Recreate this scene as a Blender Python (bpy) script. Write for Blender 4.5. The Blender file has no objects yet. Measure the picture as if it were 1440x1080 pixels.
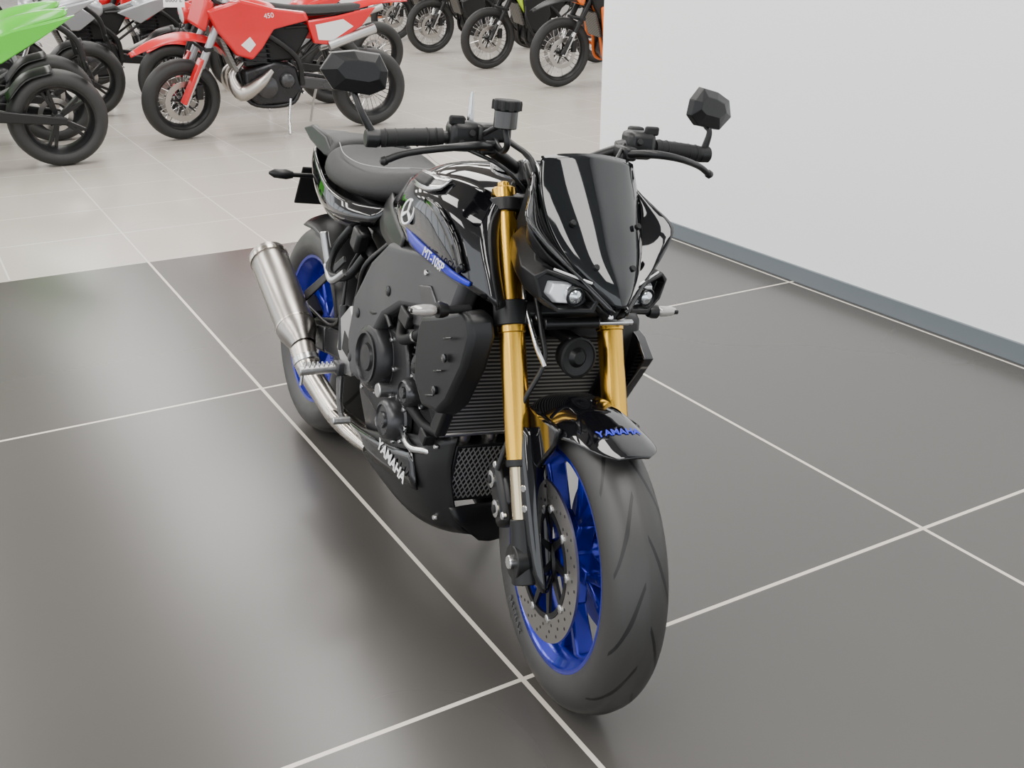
import bpy, bmesh, math, random
from mathutils import Matrix, Vector
D=bpy.data; sc=bpy.context.scene
random.seed(4)
rad=math.radians
# ---------------------------------------------------------------- materials
def mat(name,col,rough=.5,metal=0,coat=0,spec=.5,bump=None,var=None,trans=0,emit=0):
    m=D.materials.new(name); m.use_nodes=True; nt=m.node_tree; b=nt.nodes["Principled BSDF"]
    b.inputs["Base Color"].default_value=(*col,1); b.inputs["Roughness"].default_value=rough
    b.inputs["Metallic"].default_value=metal; b.inputs["Coat Weight"].default_value=coat
    b.inputs["Coat Roughness"].default_value=.03; b.inputs["Specular IOR Level"].default_value=spec
    b.inputs["Transmission Weight"].default_value=trans
    if emit: b.inputs["Emission Color"].default_value=(*col,1); b.inputs["Emission Strength"].default_value=emit
    tc=nt.nodes.new("ShaderNodeTexCoord")
    if bump:
        n=nt.nodes.new("ShaderNodeTexNoise"); n.inputs["Scale"].default_value=bump[0]; n.inputs["Detail"].default_value=3
        nt.links.new(tc.outputs["Object"],n.inputs["Vector"])
        bp=nt.nodes.new("ShaderNodeBump"); bp.inputs["Strength"].default_value=bump[1]; bp.inputs["Distance"].default_value=.002
        nt.links.new(n.outputs["Fac"],bp.inputs["Height"]); nt.links.new(bp.outputs["Normal"],b.inputs["Normal"])
    if var:
        n=nt.nodes.new("ShaderNodeTexNoise"); n.inputs["Scale"].default_value=var[0]; n.inputs["Detail"].default_value=4
        nt.links.new(tc.outputs["Object"],n.inputs["Vector"])
        r=nt.nodes.new("ShaderNodeMapRange"); r.inputs["From Min"].default_value=.3; r.inputs["From Max"].default_value=.7
        r.inputs["To Min"].default_value=rough-var[1]; r.inputs["To Max"].default_value=rough+var[1]
        nt.links.new(n.outputs["Fac"],r.inputs["Value"]); nt.links.new(r.outputs[0],b.inputs["Roughness"])
    return m
GLOSS=mat("gloss_black_paint",(.003,.003,.004),.05,0,.3,.5)
SCREEN=mat("smoked_screen",(.004,.005,.006),.05,0,.2,.5)
SATIN=mat("satin_black_plastic",(.0065,.0065,.007),.38,bump=(400,.08),spec=.36)
MATTE=mat("matte_black_plastic",(.008,.008,.0085),.58,bump=(500,.12),spec=.3)
GREY=mat("dark_grey_frame",(.055,.055,.058),.40,.3,var=(6,.05),spec=.4)
ENG=mat("engine_dark",(.022,.022,.024),.34,.55,var=(20,.1))
ENG2=mat("engine_grey",(.055,.055,.058),.32,.65,var=(20,.1))
GOLD=mat("gold_anodised",(.80,.46,.06),.24,1.0)
GOLD2=mat("gold_brown_stanchion",(.60,.50,.33),.15,1)
BLUE=mat("blue_rim_paint",(.006,.010,.32),.24,.55,.3)
BLUEP=mat("blue_decal",(.018,.025,.48),.3)
STEEL=mat("steel",(.64,.64,.64),.24,1,var=(30,.08))
DISC=mat("brake_disc_steel",(.40,.38,.36),.34,1)
TITAN=mat("brushed_titanium",(.38,.355,.33),.32,1,var=(8,.06))
PIPE=mat("stainless_pipe",(.64,.59,.53),.24,1,var=(10,.1))
ALU=mat("cast_aluminium",(.48,.48,.48),.36,1,bump=(200,.2))
SEAT=mat("seat_vinyl",(.008,.008,.0085),.52,bump=(900,.35),spec=.35)
STITCH=mat("stitching",(.28,.28,.28),.7)
WHITE=mat("white_decal",(.8,.8,.8),.4)
WPLAST=mat("white_plastic",(.72,.72,.72),.35)
GLASS=mat("lamp_glass",(.88,.90,.92),.10,.35,.8)
LENS=mat("lamp_lens",(.60,.63,.66),.04,.9,1)
AMBER=mat("indicator_lens",(.42,.40,.38),.12,.3,.5)
HOLE=mat("hole_dark",(.01,.01,.01),.7)
RED=mat("red_plastic",(.58,.006,.012),.28,0,.3)
GREEN=mat("green_plastic",(.07,.48,.02),.28,0,.4)
SILV=mat("silver_paint",(.36,.37,.39),.28,.5,.3)
ORANGE=mat("orange_paint",(.75,.14,.01),.35)
YELG=mat("yellow_green_trim",(.5,.75,.02),.4)
MGL=mat("mirror_glass",(.8,.8,.82),.02,1)
def mth(nt,op,a,b=None,c=None):
    n=nt.nodes.new("ShaderNodeMath"); n.operation=op
    for i,v in enumerate((a,b,c)):
        if v is None: continue
        if isinstance(v,(int,float)): n.inputs[i].default_value=v
        else: nt.links.new(v,n.inputs[i])
    return n.outputs[0]
def tyremat(W,N):
    m=D.materials.new("tyre_rubber"); m.use_nodes=True; nt=m.node_tree; b=nt.nodes["Principled BSDF"]
    tc=nt.nodes.new("ShaderNodeTexCoord"); s=nt.nodes.new("ShaderNodeSeparateXYZ"); nt.links.new(tc.outputs["Object"],s.inputs[0])
    ang=mth(nt,'MULTIPLY',mth(nt,'ARCTAN2',s.outputs[0],s.outputs[2]),N/(2*math.pi))
    ay=mth(nt,'DIVIDE',mth(nt,'ABSOLUTE',s.outputs[1]),W)
    side=mth(nt,'MULTIPLY',mth(nt,'SIGN',s.outputs[1]),.25)
    cur=mth(nt,'MULTIPLY',mth(nt,'POWER',ay,1.3),1.15)
    fr=mth(nt,'FRACT',mth(nt,'ADD',mth(nt,'SUBTRACT',ang,cur),mth(nt,'ADD',side,50)))
    wd=mth(nt,'SUBTRACT',.15,mth(nt,'MULTIPLY',mth(nt,'ABSOLUTE',mth(nt,'SUBTRACT',ay,.45)),.2))
    g=mth(nt,'LESS_THAN',fr,wd)
    r2=mth(nt,'ADD',mth(nt,'MULTIPLY',s.outputs[0],s.outputs[0]),mth(nt,'MULTIPLY',s.outputs[2],s.outputs[2]))
    band=mth(nt,'MULTIPLY',mth(nt,'GREATER_THAN',ay,.10),mth(nt,'LESS_THAN',ay,.88))
    band=mth(nt,'MULTIPLY',band,mth(nt,'GREATER_THAN',r2,.262**2))
    g=mth(nt,'MULTIPLY',g,band)
    no=nt.nodes.new("ShaderNodeTexNoise"); no.inputs["Scale"].default_value=14; nt.links.new(tc.outputs["Object"],no.inputs["Vector"])
    mx=nt.nodes.new("ShaderNodeMix"); mx.data_type='RGBA'; mx.inputs[6].default_value=(.030,.029,.028,1); mx.inputs[7].default_value=(.004,.004,.004,1)
    nt.links.new(g,mx.inputs[0]); nt.links.new(mx.outputs[2],b.inputs["Base Color"])
    rr=mth(nt,'ADD',mth(nt,'MULTIPLY',no.outputs[0],.2),.38); nt.links.new(rr,b.inputs["Roughness"])
    bp=nt.nodes.new("ShaderNodeBump"); bp.inputs["Strength"].default_value=.8; bp.inputs["Distance"].default_value=.004; bp.invert=True
    nt.links.new(g,bp.inputs["Height"]); nt.links.new(bp.outputs[0],b.inputs["Normal"])
    return m
TYF=tyremat(.06,12); TYR=tyremat(.095,12)
TYB=mat("tyre_rubber_plain",(.016,.016,.016),.6,bump=(60,.5))
def finmat(name,c1,c2,scale,axis):
    m=D.materials.new(name); m.use_nodes=True; nt=m.node_tree; b=nt.nodes["Principled BSDF"]
    tc=nt.nodes.new("ShaderNodeTexCoord"); s=nt.nodes.new("ShaderNodeSeparateXYZ"); nt.links.new(tc.outputs["Object"],s.inputs[0])
    fr=mth(nt,'FRACT',mth(nt,'ADD',mth(nt,'MULTIPLY',s.outputs[axis],scale),50)); g=mth(nt,'LESS_THAN',fr,.45)
    mx=nt.nodes.new("ShaderNodeMix"); mx.data_type='RGBA'; mx.inputs[6].default_value=(*c1,1); mx.inputs[7].default_value=(*c2,1)
    nt.links.new(g,mx.inputs[0]); nt.links.new(mx.outputs[2],b.inputs["Base Color"]); b.inputs["Metallic"].default_value=.6; b.inputs["Roughness"].default_value=.45
    bp=nt.nodes.new("ShaderNodeBump"); bp.inputs["Strength"].default_value=.7; bp.inputs["Distance"].default_value=.003
    nt.links.new(g,bp.inputs["Height"]); nt.links.new(bp.outputs[0],b.inputs["Normal"])
    return m
FINS=finmat("radiator_fins",(.035,.034,.033),(.32,.31,.29),95,2)
# ---------------------------------------------------------------- geometry helpers
def V(*a): return Vector(a[0] if len(a)==1 else a)
def cr(pts,k):
    P=[V(p) for p in pts]
    if len(P)<3 or k<2:
        if k<2: return P
        return [P[0].lerp(P[1],i/k) for i in range(k+1)]
    out=[]
    for i in range(len(P)-1):
        a=P[i-1] if i else P[0]*2-P[1]; b=P[i]; c=P[i+1]; d=P[i+2] if i+2<len(P) else P[-1]*2-P[-2]
        for j in range(k):
            t=j/k
            out.append(.5*((2*b)+(c-a)*t+(2*a-5*b+4*c-d)*t*t+(3*b-a-3*c+d)*t**3))
    out.append(P[-1]); return out
def frame(d):
    d=d.normalized(); u=V(0,0,1) if abs(d.z)<.9 else V(1,0,0)
    a=d.cross(u).normalized(); return a,d.cross(a).normalized()
class Bld:
    def __init__(s,name,M):
        s.root=D.objects.new(name,None); s.root.empty_display_size=.2; sc.collection.objects.link(s.root); s.root.matrix_world=M; s.M=Matrix()
    def add(s,name,vs,fs,m,sub=0,bev=0,sol=0,mir=False,M=None,smooth=True,seg=2,sharp=40):
        vs=[tuple(v) for v in vs]; fs=[tuple(f) for f in fs]
        if mir:
            n=len(vs); vs=vs+[(x,-y,z) for x,y,z in vs]; fs=fs+[tuple(reversed([i+n for i in f])) for f in fs]
        me=D.meshes.new(name); me.from_pydata(vs,[],fs)
        bm=bmesh.new(); bm.from_mesh(me); bmesh.ops.recalc_face_normals(bm,faces=bm.faces); bm.to_mesh(me); bm.free()
        me.materials.append(m)
        if smooth:
            for p in me.polygons: p.use_smooth=True
            if not sub:
                try: me.set_sharp_from_angle(angle=rad(sharp))
                except Exception: pass
        ob=D.objects.new(name,me); sc.collection.objects.link(ob); ob.parent=s.root; ob.matrix_basis=(M if M is not None else s.M)
        if sol: o=ob.modifiers.new("s",'SOLIDIFY'); o.thickness=sol; o.offset=0
        if bev: o=ob.modifiers.new("b",'BEVEL'); o.width=bev; o.segments=seg; o.limit_method='ANGLE'; o.angle_limit=rad(28)
        if sub: o=ob.modifiers.new("u",'SUBSURF'); o.levels=sub; o.render_levels=sub
        return ob
    def tube(s,name,pts,r,m,n=12,k=6,mir=False,M=None):
        P=cr(pts,k); N=len(P); rs=r if isinstance(r,(list,tuple)) else [r]*len(pts)
        R=[]
        for i in range(N):
            t=i/(N-1)*(len(rs)-1); j=min(int(t),len(rs)-2); R.append(rs[j]+(rs[j+1]-rs[j])*(t-j))
        vs=[];fs=[]; a,b=frame(P[1]-P[0])
        for i in range(N):
            d=(P[min(i+1,N-1)]-P[max(i-1,0)]).normalized()
            a=(a-d*a.dot(d)).normalized(); b=d.cross(a)
            for q in range(n):
                w=2*math.pi*q/n; vs.append(P[i]+(a*math.cos(w)+b*math.sin(w))*R[i])
        for i in range(N-1):
            for q in range(n): fs.append((i*n+q,i*n+(q+1)%n,(i+1)*n+(q+1)%n,(i+1)*n+q))
        fs.append(tuple(range(n))); fs.append(tuple(range((N-1)*n,N*n)))
        return s.add(name,vs,fs,m,mir=mir,M=M)
    def lathe(s,name,prof,p0,d,m,seg=40,closed=False,mir=False,M=None,sharp=40):
        p0=V(p0); d=V(d).normalized(); a,b=frame(d); vs=[];fs=[]; n=seg
        for (h,r) in prof:
            r=max(r,1e-4)
            for q in range(n):
                w=2*math.pi*q/n; vs.append(p0+d*h+(a*math.cos(w)+b*math.sin(w))*r)
        L=len(prof)
        for i in range(L if closed else L-1):
            j=(i+1)%L
            for q in range(n): fs.append((i*n+q,i*n+(q+1)%n,j*n+(q+1)%n,j*n+q))
        return s.add(name,vs,fs,m,mir=mir,M=M,sharp=sharp)
    def cyl(s,name,p0,p1,r,m,r1=None,seg=28,c=.002,mir=False,M=None):
        p0=V(p0);p1=V(p1);L=(p1-p0).length; r1=r if r1 is None else r1; c=min(c,r*.4,L*.4)
        return s.lathe(name,[(0,0),(0,r-c),(c,r),(L-c,r1),(L,r1-c),(L,0)],p0,p1-p0,m,seg=seg,mir=mir,M=M)
    def prism(s,name,poly,y0,y1,m,bev=.004,k=1.0,mir=False,M=None,warp=None,seg=2):
        n=len(poly); cx=sum(p[0] for p in poly)/n; cz=sum(p[1] for p in poly)/n
        vs=[V(x,y0,z) for x,z in poly]+[V(cx+(x-cx)*k,y1,cz+(z-cz)*k) for x,z in poly]
        if warp: vs=[warp(v) for v in vs]
        fs=[tuple(range(n)),tuple(range(n,2*n))]+[(i,(i+1)%n,n+(i+1)%n,n+i) for i in range(n)]
        return s.add(name,vs,fs,m,bev=bev,mir=mir,M=M,seg=seg)
    def box(s,name,c,sz,m,rot=(0,0,0),bev=.004,mir=False,M=None):
        R=Matrix.Rotation(rad(rot[2]),3,'Z')@Matrix.Rotation(rad(rot[1]),3,'Y')@Matrix.Rotation(rad(rot[0]),3,'X')
        vs=[V(c)+R@V(x*sz[0]/2,y*sz[1]/2,z*sz[2]/2) for x in(-1,1) for y in(-1,1) for z in(-1,1)]
        fs=[(0,1,3,2),(4,6,7,5),(0,4,5,1),(2,3,7,6),(0,2,6,4),(1,5,7,3)]
        return s.add(name,vs,fs,m,bev=bev,mir=mir,M=M)
    def skin(s,name,curves,m,k=5,kc=4,sol=.004,mir=False,M=None):
        rows=[cr(c,k) for c in curves]; n=len(rows[0])
        cols=[cr([r[i] for r in rows],kc) for i in range(n)]
        mrow=len(cols[0]); vs=[cols[i][j] for i in range(n) for j in range(mrow)]
        fs=[(i*mrow+j,(i+1)*mrow+j,(i+1)*mrow+j+1,i*mrow+j+1) for i in range(n-1) for j in range(mrow-1)]
        return s.add(name,vs,fs,m,sol=sol,mir=mir,M=M,sharp=60)
    def loft(s,name,rings,m,sub=2,mir=False,M=None,caps=True,bev=0):
        n=len(rings[0]); vs=[V(p) for r in rings for p in r]; fs=[]
        for i in range(len(rings)-1):
            for q in range(n): fs.append((i*n+q,i*n+(q+1)%n,(i+1)*n+(q+1)%n,(i+1)*n+q))
        if caps: fs.append(tuple(range(n))); fs.append(tuple(range((len(rings)-1)*n,len(rings)*n)))
        return s.add(name,vs,fs,m,sub=sub,mir=mir,M=M,bev=bev)
    def beam(s,name,p0,p1,a0,a1,m,side=(0,1,0),bev=.003,mir=False,M=None):
        p0=V(p0);p1=V(p1);d=(p1-p0).normalized();u=V(side);u=(u-d*u.dot(d)).normalized();w=d.cross(u)
        vs=[p+u*(i*a[0]/2)+w*(j*a[1]/2) for p,a in((p0,a0),(p1,a1)) for i,j in((-1,-1),(1,-1),(1,1),(-1,1))]
        fs=[(0,1,2,3),(4,5,6,7)]+[(i,(i+1)%4,4+(i+1)%4,4+i) for i in range(4)]
        return s.add(name,vs,fs,m,bev=bev,mir=mir,M=M)
    def bolts(s,name,pts,d,r,m,h=.006,mir=False,M=None):
        d=V(d).normalized();a,b=frame(d);vs=[];fs=[]
        for p in pts:
            o=len(vs)
            for hh,rr in((-.002,r),(h*.7,r),(h,r*.8)):
                for q in range(10): w=math.pi*q/5; vs.append(V(p)+d*hh+(a*math.cos(w)+b*math.sin(w))*rr)
            for i in range(2):
                for q in range(10): fs.append((o+i*10+q,o+i*10+(q+1)%10,o+(i+1)*10+(q+1)%10,o+(i+1)*10+q))
            fs.append(tuple(range(o+20,o+30)))
        return s.add(name,vs,fs,m,mir=mir,M=M)
    def text(s,name,body,o,xd,nd,size,m,M=None,ext=.0006,shear=0,bold=0):
        xd=V(xd).normalized(); nd=V(nd); nd=(nd-xd*nd.dot(xd)).normalized(); yd=nd.cross(xd)
        cu=D.curves.new(name,'FONT'); cu.body=body; cu.size=size; cu.extrude=ext; cu.shear=shear; cu.offset=bold; cu.align_x='CENTER'; cu.align_y='CENTER'
        cu.materials.append(m); ob=D.objects.new(name,cu); sc.collection.objects.link(ob); ob.parent=s.root
        X=Matrix(((xd.x,yd.x,nd.x,o[0]),(xd.y,yd.y,nd.y,o[1]),(xd.z,yd.z,nd.z,o[2]),(0,0,0,1)))
        ob.matrix_basis=(M if M is not None else s.M)@X
def wheel(b,pre,M,R,W,rb,tm,rm,style='cast',disc=None,hub=SATIN,seg=80,dm=DISC):
    h=R-rb
    half=[(.76*W,rb-.004),(.92*W,rb+.12*h),(W,rb+.36*h),(.95*W,rb+.6*h),(.78*W,rb+.8*h),(.5*W,rb+.93*h),(.22*W,R-.02*h),(0,R)]
    prof=half+[(-y,r) for y,r in reversed(half[:-1])]
    pp=[(v.x,v.y) for v in cr([(y,r,0) for y,r in prof],3)]
    b.lathe(pre+"_tyre",pp,(0,0,0),(0,1,0),tm,seg=seg,M=M,sharp=80)
    rh=[(.80*W,rb+.006),(.84*W,rb+.002),(.82*W,rb-.006),(.72*W,rb-.010),(.60*W,rb-.020),(.3*W,rb-.032),(0,rb-.034)]
    rp=rh+[(-y,r) for y,r in reversed(rh[:-1])]; inn=[(y*.93,r+.005) for y,r in reversed(rp)]
    b.lathe(pre+"_rim",rp+inn,(0,0,0),(0,1,0),rm,seg=seg,closed=True,M=M)
    b.lathe(pre+"_hub",[(-.05,0),(-.05,.022),(-.045,.035),(-.02,.04),(.02,.04),(.045,.035),(.05,.022),(.05,0)],(0,0,0),(0,1,0),rm if style=='cast' else hub,M=M,seg=28)
    if style=='cast':
        for i in range(5):
            a=2*math.pi*i/5+.3; r1=rb-.024
            def pt(r,an,y=0): return V(math.sin(an)*r,y,math.cos(an)*r)
            b.beam(pre+"_spoke_%d"%i,pt(.03,a),pt(.095,a),(.05,.044),(.036,.034),rm,M=M,bev=.006)
            for sgn in(-1,1):
                b.beam(pre+"_spoke_%d_%d"%(i,sgn+1),pt(.085,a+sgn*.03),pt(r1,a+sgn*.20),(.034,.018),(.04,.022),rm,M=M,bev=.005)
    elif style=='five':
        for i in range(5):
            a=2*math.pi*i/5+.3
            for q in(-.09,.13):
                b.beam(pre+"_spoke_%d"%i,(math.sin(a)*.03,0,math.cos(a)*.03),(math.sin(a+q)*(rb-.02),0,math.cos(a+q)*(rb-.02)),(.04,.028),(.045,.018),rm,M=M)
    else:
        vs=[];fs=[]
        for i in range(32):
            a=2*math.pi*i/32; sg=1 if i%2 else -1; a2=a+.5*(1 if (i//2)%2 else -1)
            p=V(math.sin(a2)*.038,sg*.038,math.cos(a2)*.038); q=V(math.sin(a)*(rb-.02),0,math.cos(a)*(rb-.02)); d=(q-p).normalized(); u,w=frame(d); o=len(vs)
            for e in(p,q):
                for j in range(4): t=math.pi*j/2; vs.append(e+(u*math.cos(t)+w*math.sin(t))*.0028)
            for j in range(4): fs.append((o+j,o+(j+1)%4,o+4+(j+1)%4,o+4+j))
        b.add(pre+"_spokes",vs,fs,STEEL,M=M)
    if disc:
        for sg in disc['sides']:
            y=sg*disc['y']; ro=disc['r']; ri=ro*.72
            b.lathe(pre+"_disc",[(-.0025,ri),(-.0025,ro),(.0025,ro),(.0025,ri)],(0,y,0),(0,1,0),dm,seg=72,closed=True,M=M)
            for i in range(10 if seg>60 else 5):
                a=2*math.pi*i/(10 if seg>60 else 5)
                b.beam(pre+"_disc_arm",(math.sin(a)*.04,y*.9,math.cos(a)*.04),(math.sin(a+.12)*ri*1.03,y,math.cos(a+.12)*ri*1.03),(.006,.02),(.006,.009),SATIN,M=M,bev=0)
            if seg>60:
                b.lathe(pre+"_disc_ring",[(-.003,ri*.9),(-.003,ri*.99),(.003,ri*.99),(.003,ri*.9)],(0,y,0),(0,1,0),SATIN,seg=60,closed=True,M=M)
                b.lathe(pre+"_disc_centre",[(-.003,.0),(-.003,.05),(.003,.052),(.006,.045),(.006,0)],(0,y,0),(0,1,0),SATIN,seg=40,M=M)
                P=[(math.sin(2*math.pi*i/10+.12)*ri*.99,y+sg*.002,math.cos(2*math.pi*i/10+.12)*ri*.99) for i in range(10)]
                b.bolts(pre+"_disc_buttons",P,(0,sg,0),.009,STEEL,M=M,h=.004)
                P=[]
                for i in range(60):
                    a=2*math.pi*i/60; r=ri+(ro-ri)*(.25,.5,.75)[i%3]; P.append((math.sin(a)*r,y+sg*.0016,math.cos(a)*r))
                b.bolts(pre+"_disc_holes",P,(0,sg,0),.0034,HOLE,M=M,h=.0013)
T=Matrix.Translation
def RX(a): return Matrix.Rotation(rad(a),4,'X')
def RZ(a): return Matrix.Rotation(rad(a),4,'Z')
# ================================================================= MAIN MOTORCYCLE
mc=Bld("motorcycle",T((-.072,-.036,.001))@RZ(-1.9)@RX(-9.5))
base=V(.102,0,0); ax=V(-math.tan(rad(24)),0,1).normalized()
ST=T(base)@Matrix.Rotation(rad(-8),4,ax)@T(-base)
def FK(z,y,dx=0): return V(.005-.445*(z-.3)+dx,y,z)
wheel(mc,"front",ST@T((0,0,.3)),.300,.058,.218,TYF,BLUE,'cast',dict(sides=(-1,1),y=.066,r=.16),seg=96)
mc.cyl("front_axle",(0,-.125,.3),(0,.125,.3),.012,STEEL,M=ST)
for sg,nm in((-1,"right"),(1,"left")):
    y=sg*.105
    mc.cyl("fork_outer_tube_"+nm,FK(.475,y),FK(.935,y),.0255,GOLD,M=ST,seg=40)
    mc.cyl("fork_upper_collar_"+nm,FK(.70,y),FK(.735,y),.0275,GOLD,M=ST)
    mc.cyl("fork_seal_"+nm,FK(.466,y),FK(.480,y),.0265,SATIN,M=ST)
    mc.cyl("fork_stanchion_"+nm,FK(.34,y),FK(.475,y),.0205,GOLD2,M=ST)
    mc.cyl("fork_foot_"+nm,FK(.262,y),FK(.375,y),.028,SATIN,r1=.025,M=ST)
    mc.cyl("fork_axle_clamp_"+nm,(0,y-.026,.3),(0,y+.026,.3),.034,SATIN,M=ST)
    mc.cyl("fork_axle_nut_"+nm,(0,y,.3),(0,y+sg*.034,.3),.014,STEEL,M=ST)
    mc.cyl("fork_cap_"+nm,FK(.935,y),FK(.958,y),.023,GOLD,M=ST)
    mc.cyl("fork_adjuster_"+nm,FK(.958,y),FK(.968,y),.012,GOLD,M=ST)
    cp=T((-.098,sg*.096,.400))@Matrix.Rotation(rad(-38),4,'Y')
    mc.box("brake_caliper_"+nm,(-.022,0,0),(.058,.07,.13),SATIN,bev=.012,M=ST@cp)
    mc.box("caliper_bridge_"+nm,(-.020,sg*.01,0),(.064,.03,.06),ENG,bev=.008,M=ST@cp)
    mc.bolts("caliper_pistons_"+nm,[(-.026,sg*.036,.032),(-.026,sg*.036,-.028)],(0,sg,0),.018,STEEL,h=.004,M=ST@cp)
    mc.bolts("caliper_piston_caps_"+nm,[(-.026,sg*.040,.032),(-.026,sg*.040,-.028)],(0,sg,0),.009,SATIN,h=.003,M=ST@cp)
    mc.bolts("caliper_bolts_"+nm,[(.014,sg*.036,.052),(.014,sg*.036,-.05)],(0,sg,0),.008,STEEL,h=.006,M=ST@cp)
    c=[]
    for z,w,o in((.545,.020,.034),(.50,.026,.040),(.44,.028,.046),(.37,.027,.050),(.30,.023,.054),(.268,.010,.050)):
        ce=FK(z,sg*.085); c.append([ce+V(.012,sg*w,0),ce+V(o*.9,sg*w*.75,0),ce+V(o,0,0),ce+V(o*.8,-sg*w*.75,0),ce+V(-.002,-sg*w,0)])
    mc.skin("fork_guard_"+nm,c,GLOSS,k=3,kc=3,sol=.003,M=ST)
    mc.bolts("fork_guard_bolts_"+nm,[FK(.44,sg*.108,.030),FK(.405,sg*.108,.030)],(.5,sg,0),.0075,STEEL,M=ST)
for z,nm in((.735,"lower"),(.925,"upper")):
    c=FK(z,0,-.012)
    mc.box("triple_clamp_"+nm,c,(.07,.20,.034),SATIN,rot=(0,-24,0),bev=.01,M=ST)
    for sg in(-1,1):
        mc.cyl("triple_clamp_%s_ring_%d"%(nm,sg+1),FK(z-(.022 if nm=="lower" else .012),sg*.105),FK(z+(.022 if nm=="lower" else .012),sg*.105),.034,SATIN,M=ST)
mc.cyl("steering_damper_body",FK(.728,-.055,.045),FK(.728,.06,.045),.011,SATIN,M=ST)
mc.cyl("steering_damper_rod",FK(.728,.05,.045),FK(.728,.135,.045),.006,STEEL,M=ST)
mc.bolts("lower_clamp_bolts",[FK(.735,-.06,.03),FK(.735,.115,.035),FK(.735,.09,.035)],(1,0,.2),.007,STEEL,M=ST)
rows=[]
for a,w,R0,dr in((-42,.062,.313,.040),(-30,.070,.316,.046),(-12,.076,.317,.058),(4,.077,.318,.056),(14,.075,.321,.038),(22,.068,.326,.022),(28,.054,.331,.010),(31.5,.030,.334,.003)):
    r=[]
    for t in(-1,-.85,-.5,0,.5,.85,1):
        rr=R0-dr*abs(t)**3.2; an=rad(a); r.append(V(math.sin(an)*rr,w*t,.3+math.cos(an)*rr))
    rows.append(r)
mc.skin("front_mudguard",rows,GLOSS,k=3,kc=4,sol=.004,M=ST)
for sg in(-1,1):
    mc.prism("mudguard_stay_%d"%(sg+1),[(-.11,.575),(.035,.585),(.03,.55),(-.01,.505),(-.035,.47),(-.075,.48),(-.12,.53)],sg*.072,sg*.086,GLOSS,bev=.006,M=ST)
for i,ch in enumerate("YAMAHA"):
    yy=-.038+i*.0140; tt=abs(yy)/.070; an=rad(20); rr=.3280-.026*tt**3.2
    mc.text("mudguard_letter_%d"%i,ch,(math.sin(an)*rr,yy,.3+math.cos(an)*rr),(0,1,-.10*(1 if yy>0 else -1)*tt),(math.sin(an),yy*2.0,math.cos(an)),.020,BLUEP,M=ST,bold=.0004)
mc.text("tyre_lettering","BATTLAX",(-.12,-.0580,.10),(.86,0,-.52),(0,-1,0),.020,mat("tyre_letter",(.08,.08,.08),.7),M=ST)
# handlebar
bar=[(-.36,0,.985),(-.36,-.05,.985),(-.345,-.10,1.010),(-.315,-.17,1.042),(-.318,-.24,1.045),(-.335,-.36,1.035)]
mc.tube("handlebar",[(x,y*.96,z) for x,y,z in bar],.0125,SATIN,mir=True,M=ST)
mc.box("handlebar_clamp",(-.36,0,.975),(.045,.11,.05),SATIN,rot=(0,-24,0),bev=.008,M=ST)
mc.bolts("handlebar_clamp_bolts",[(-.345,-.04,1.0),(-.345,.04,1.0),(-.375,-.04,.99),(-.375,.04,.99)],(0,0,1),.006,STEEL,M=ST)
def bp_(y): P=cr(bar,8); return min(P,key=lambda p:abs(p.y-(-abs(y))))
for sg,nm in((-1,"right"),(1,"left")):
    def q(y,dx=0,dz=0): p=bp_(y); return V(p.x+dx,sg*y*.96,p.z+dz)
    mc.tube("grip_"+nm,[q(.235),q(.30),q(.355)],[.017,.0165,.017],MATTE,n=20,M=ST)
    for i in range(6): mc.cyl("grip_rib_%s_%d"%(nm,i),q(.245+i*.02),q(.250+i*.02),.0178,MATTE,M=ST,seg=20)
    mc.cyl("bar_end_"+nm,q(.355),q(.358)+V(-.003,sg*.025,0),.016,SATIN,M=ST)
    mc.box("switchgear_"+nm,q(.195,.0,.004),(.05,.062,.056),SATIN,bev=.012,M=ST)
    mc.box("switch_knob_"+nm,q(.20,-.025,.026),(.025,.03,.022),MATTE,bev=.005,M=ST)
    mc.bolts("switch_buttons_"+nm,[q(.185,.024,.012),q(.205,.024,-.008)],(1,0,.4),.007,MATTE,M=ST,h=.006)
    mc.box("switch_lever_"+nm,q(.215,.018,.034),(.012,.03,.018),MATTE,bev=.004,M=ST)
    mc.cyl("lever_perch_"+nm,q(.15,.0),q(.172,.0),.019,SATIN,M=ST)
    mc.box("lever_bracket_"+nm,q(.155,.03,.0),(.055,.03,.028),SATIN,bev=.006,M=ST)
    L=[q(.15,.05),q(.19,.075,-.003),q(.25,.082,-.008),q(.32,.06,-.020),q(.36,.052,-.034)]
    mc.tube("brake_lever" if sg<0 else "clutch_lever",L,[.008,.0085,.007,.0065,.0065],SATIN,M=ST)
    mc.lathe("lever_ball_"+nm,[(-.009,0),(-.007,.006),(0,.0095),(.007,.006),(.009,0)],L[-1],(0,1,0),SATIN,M=ST,seg=16)
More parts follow.
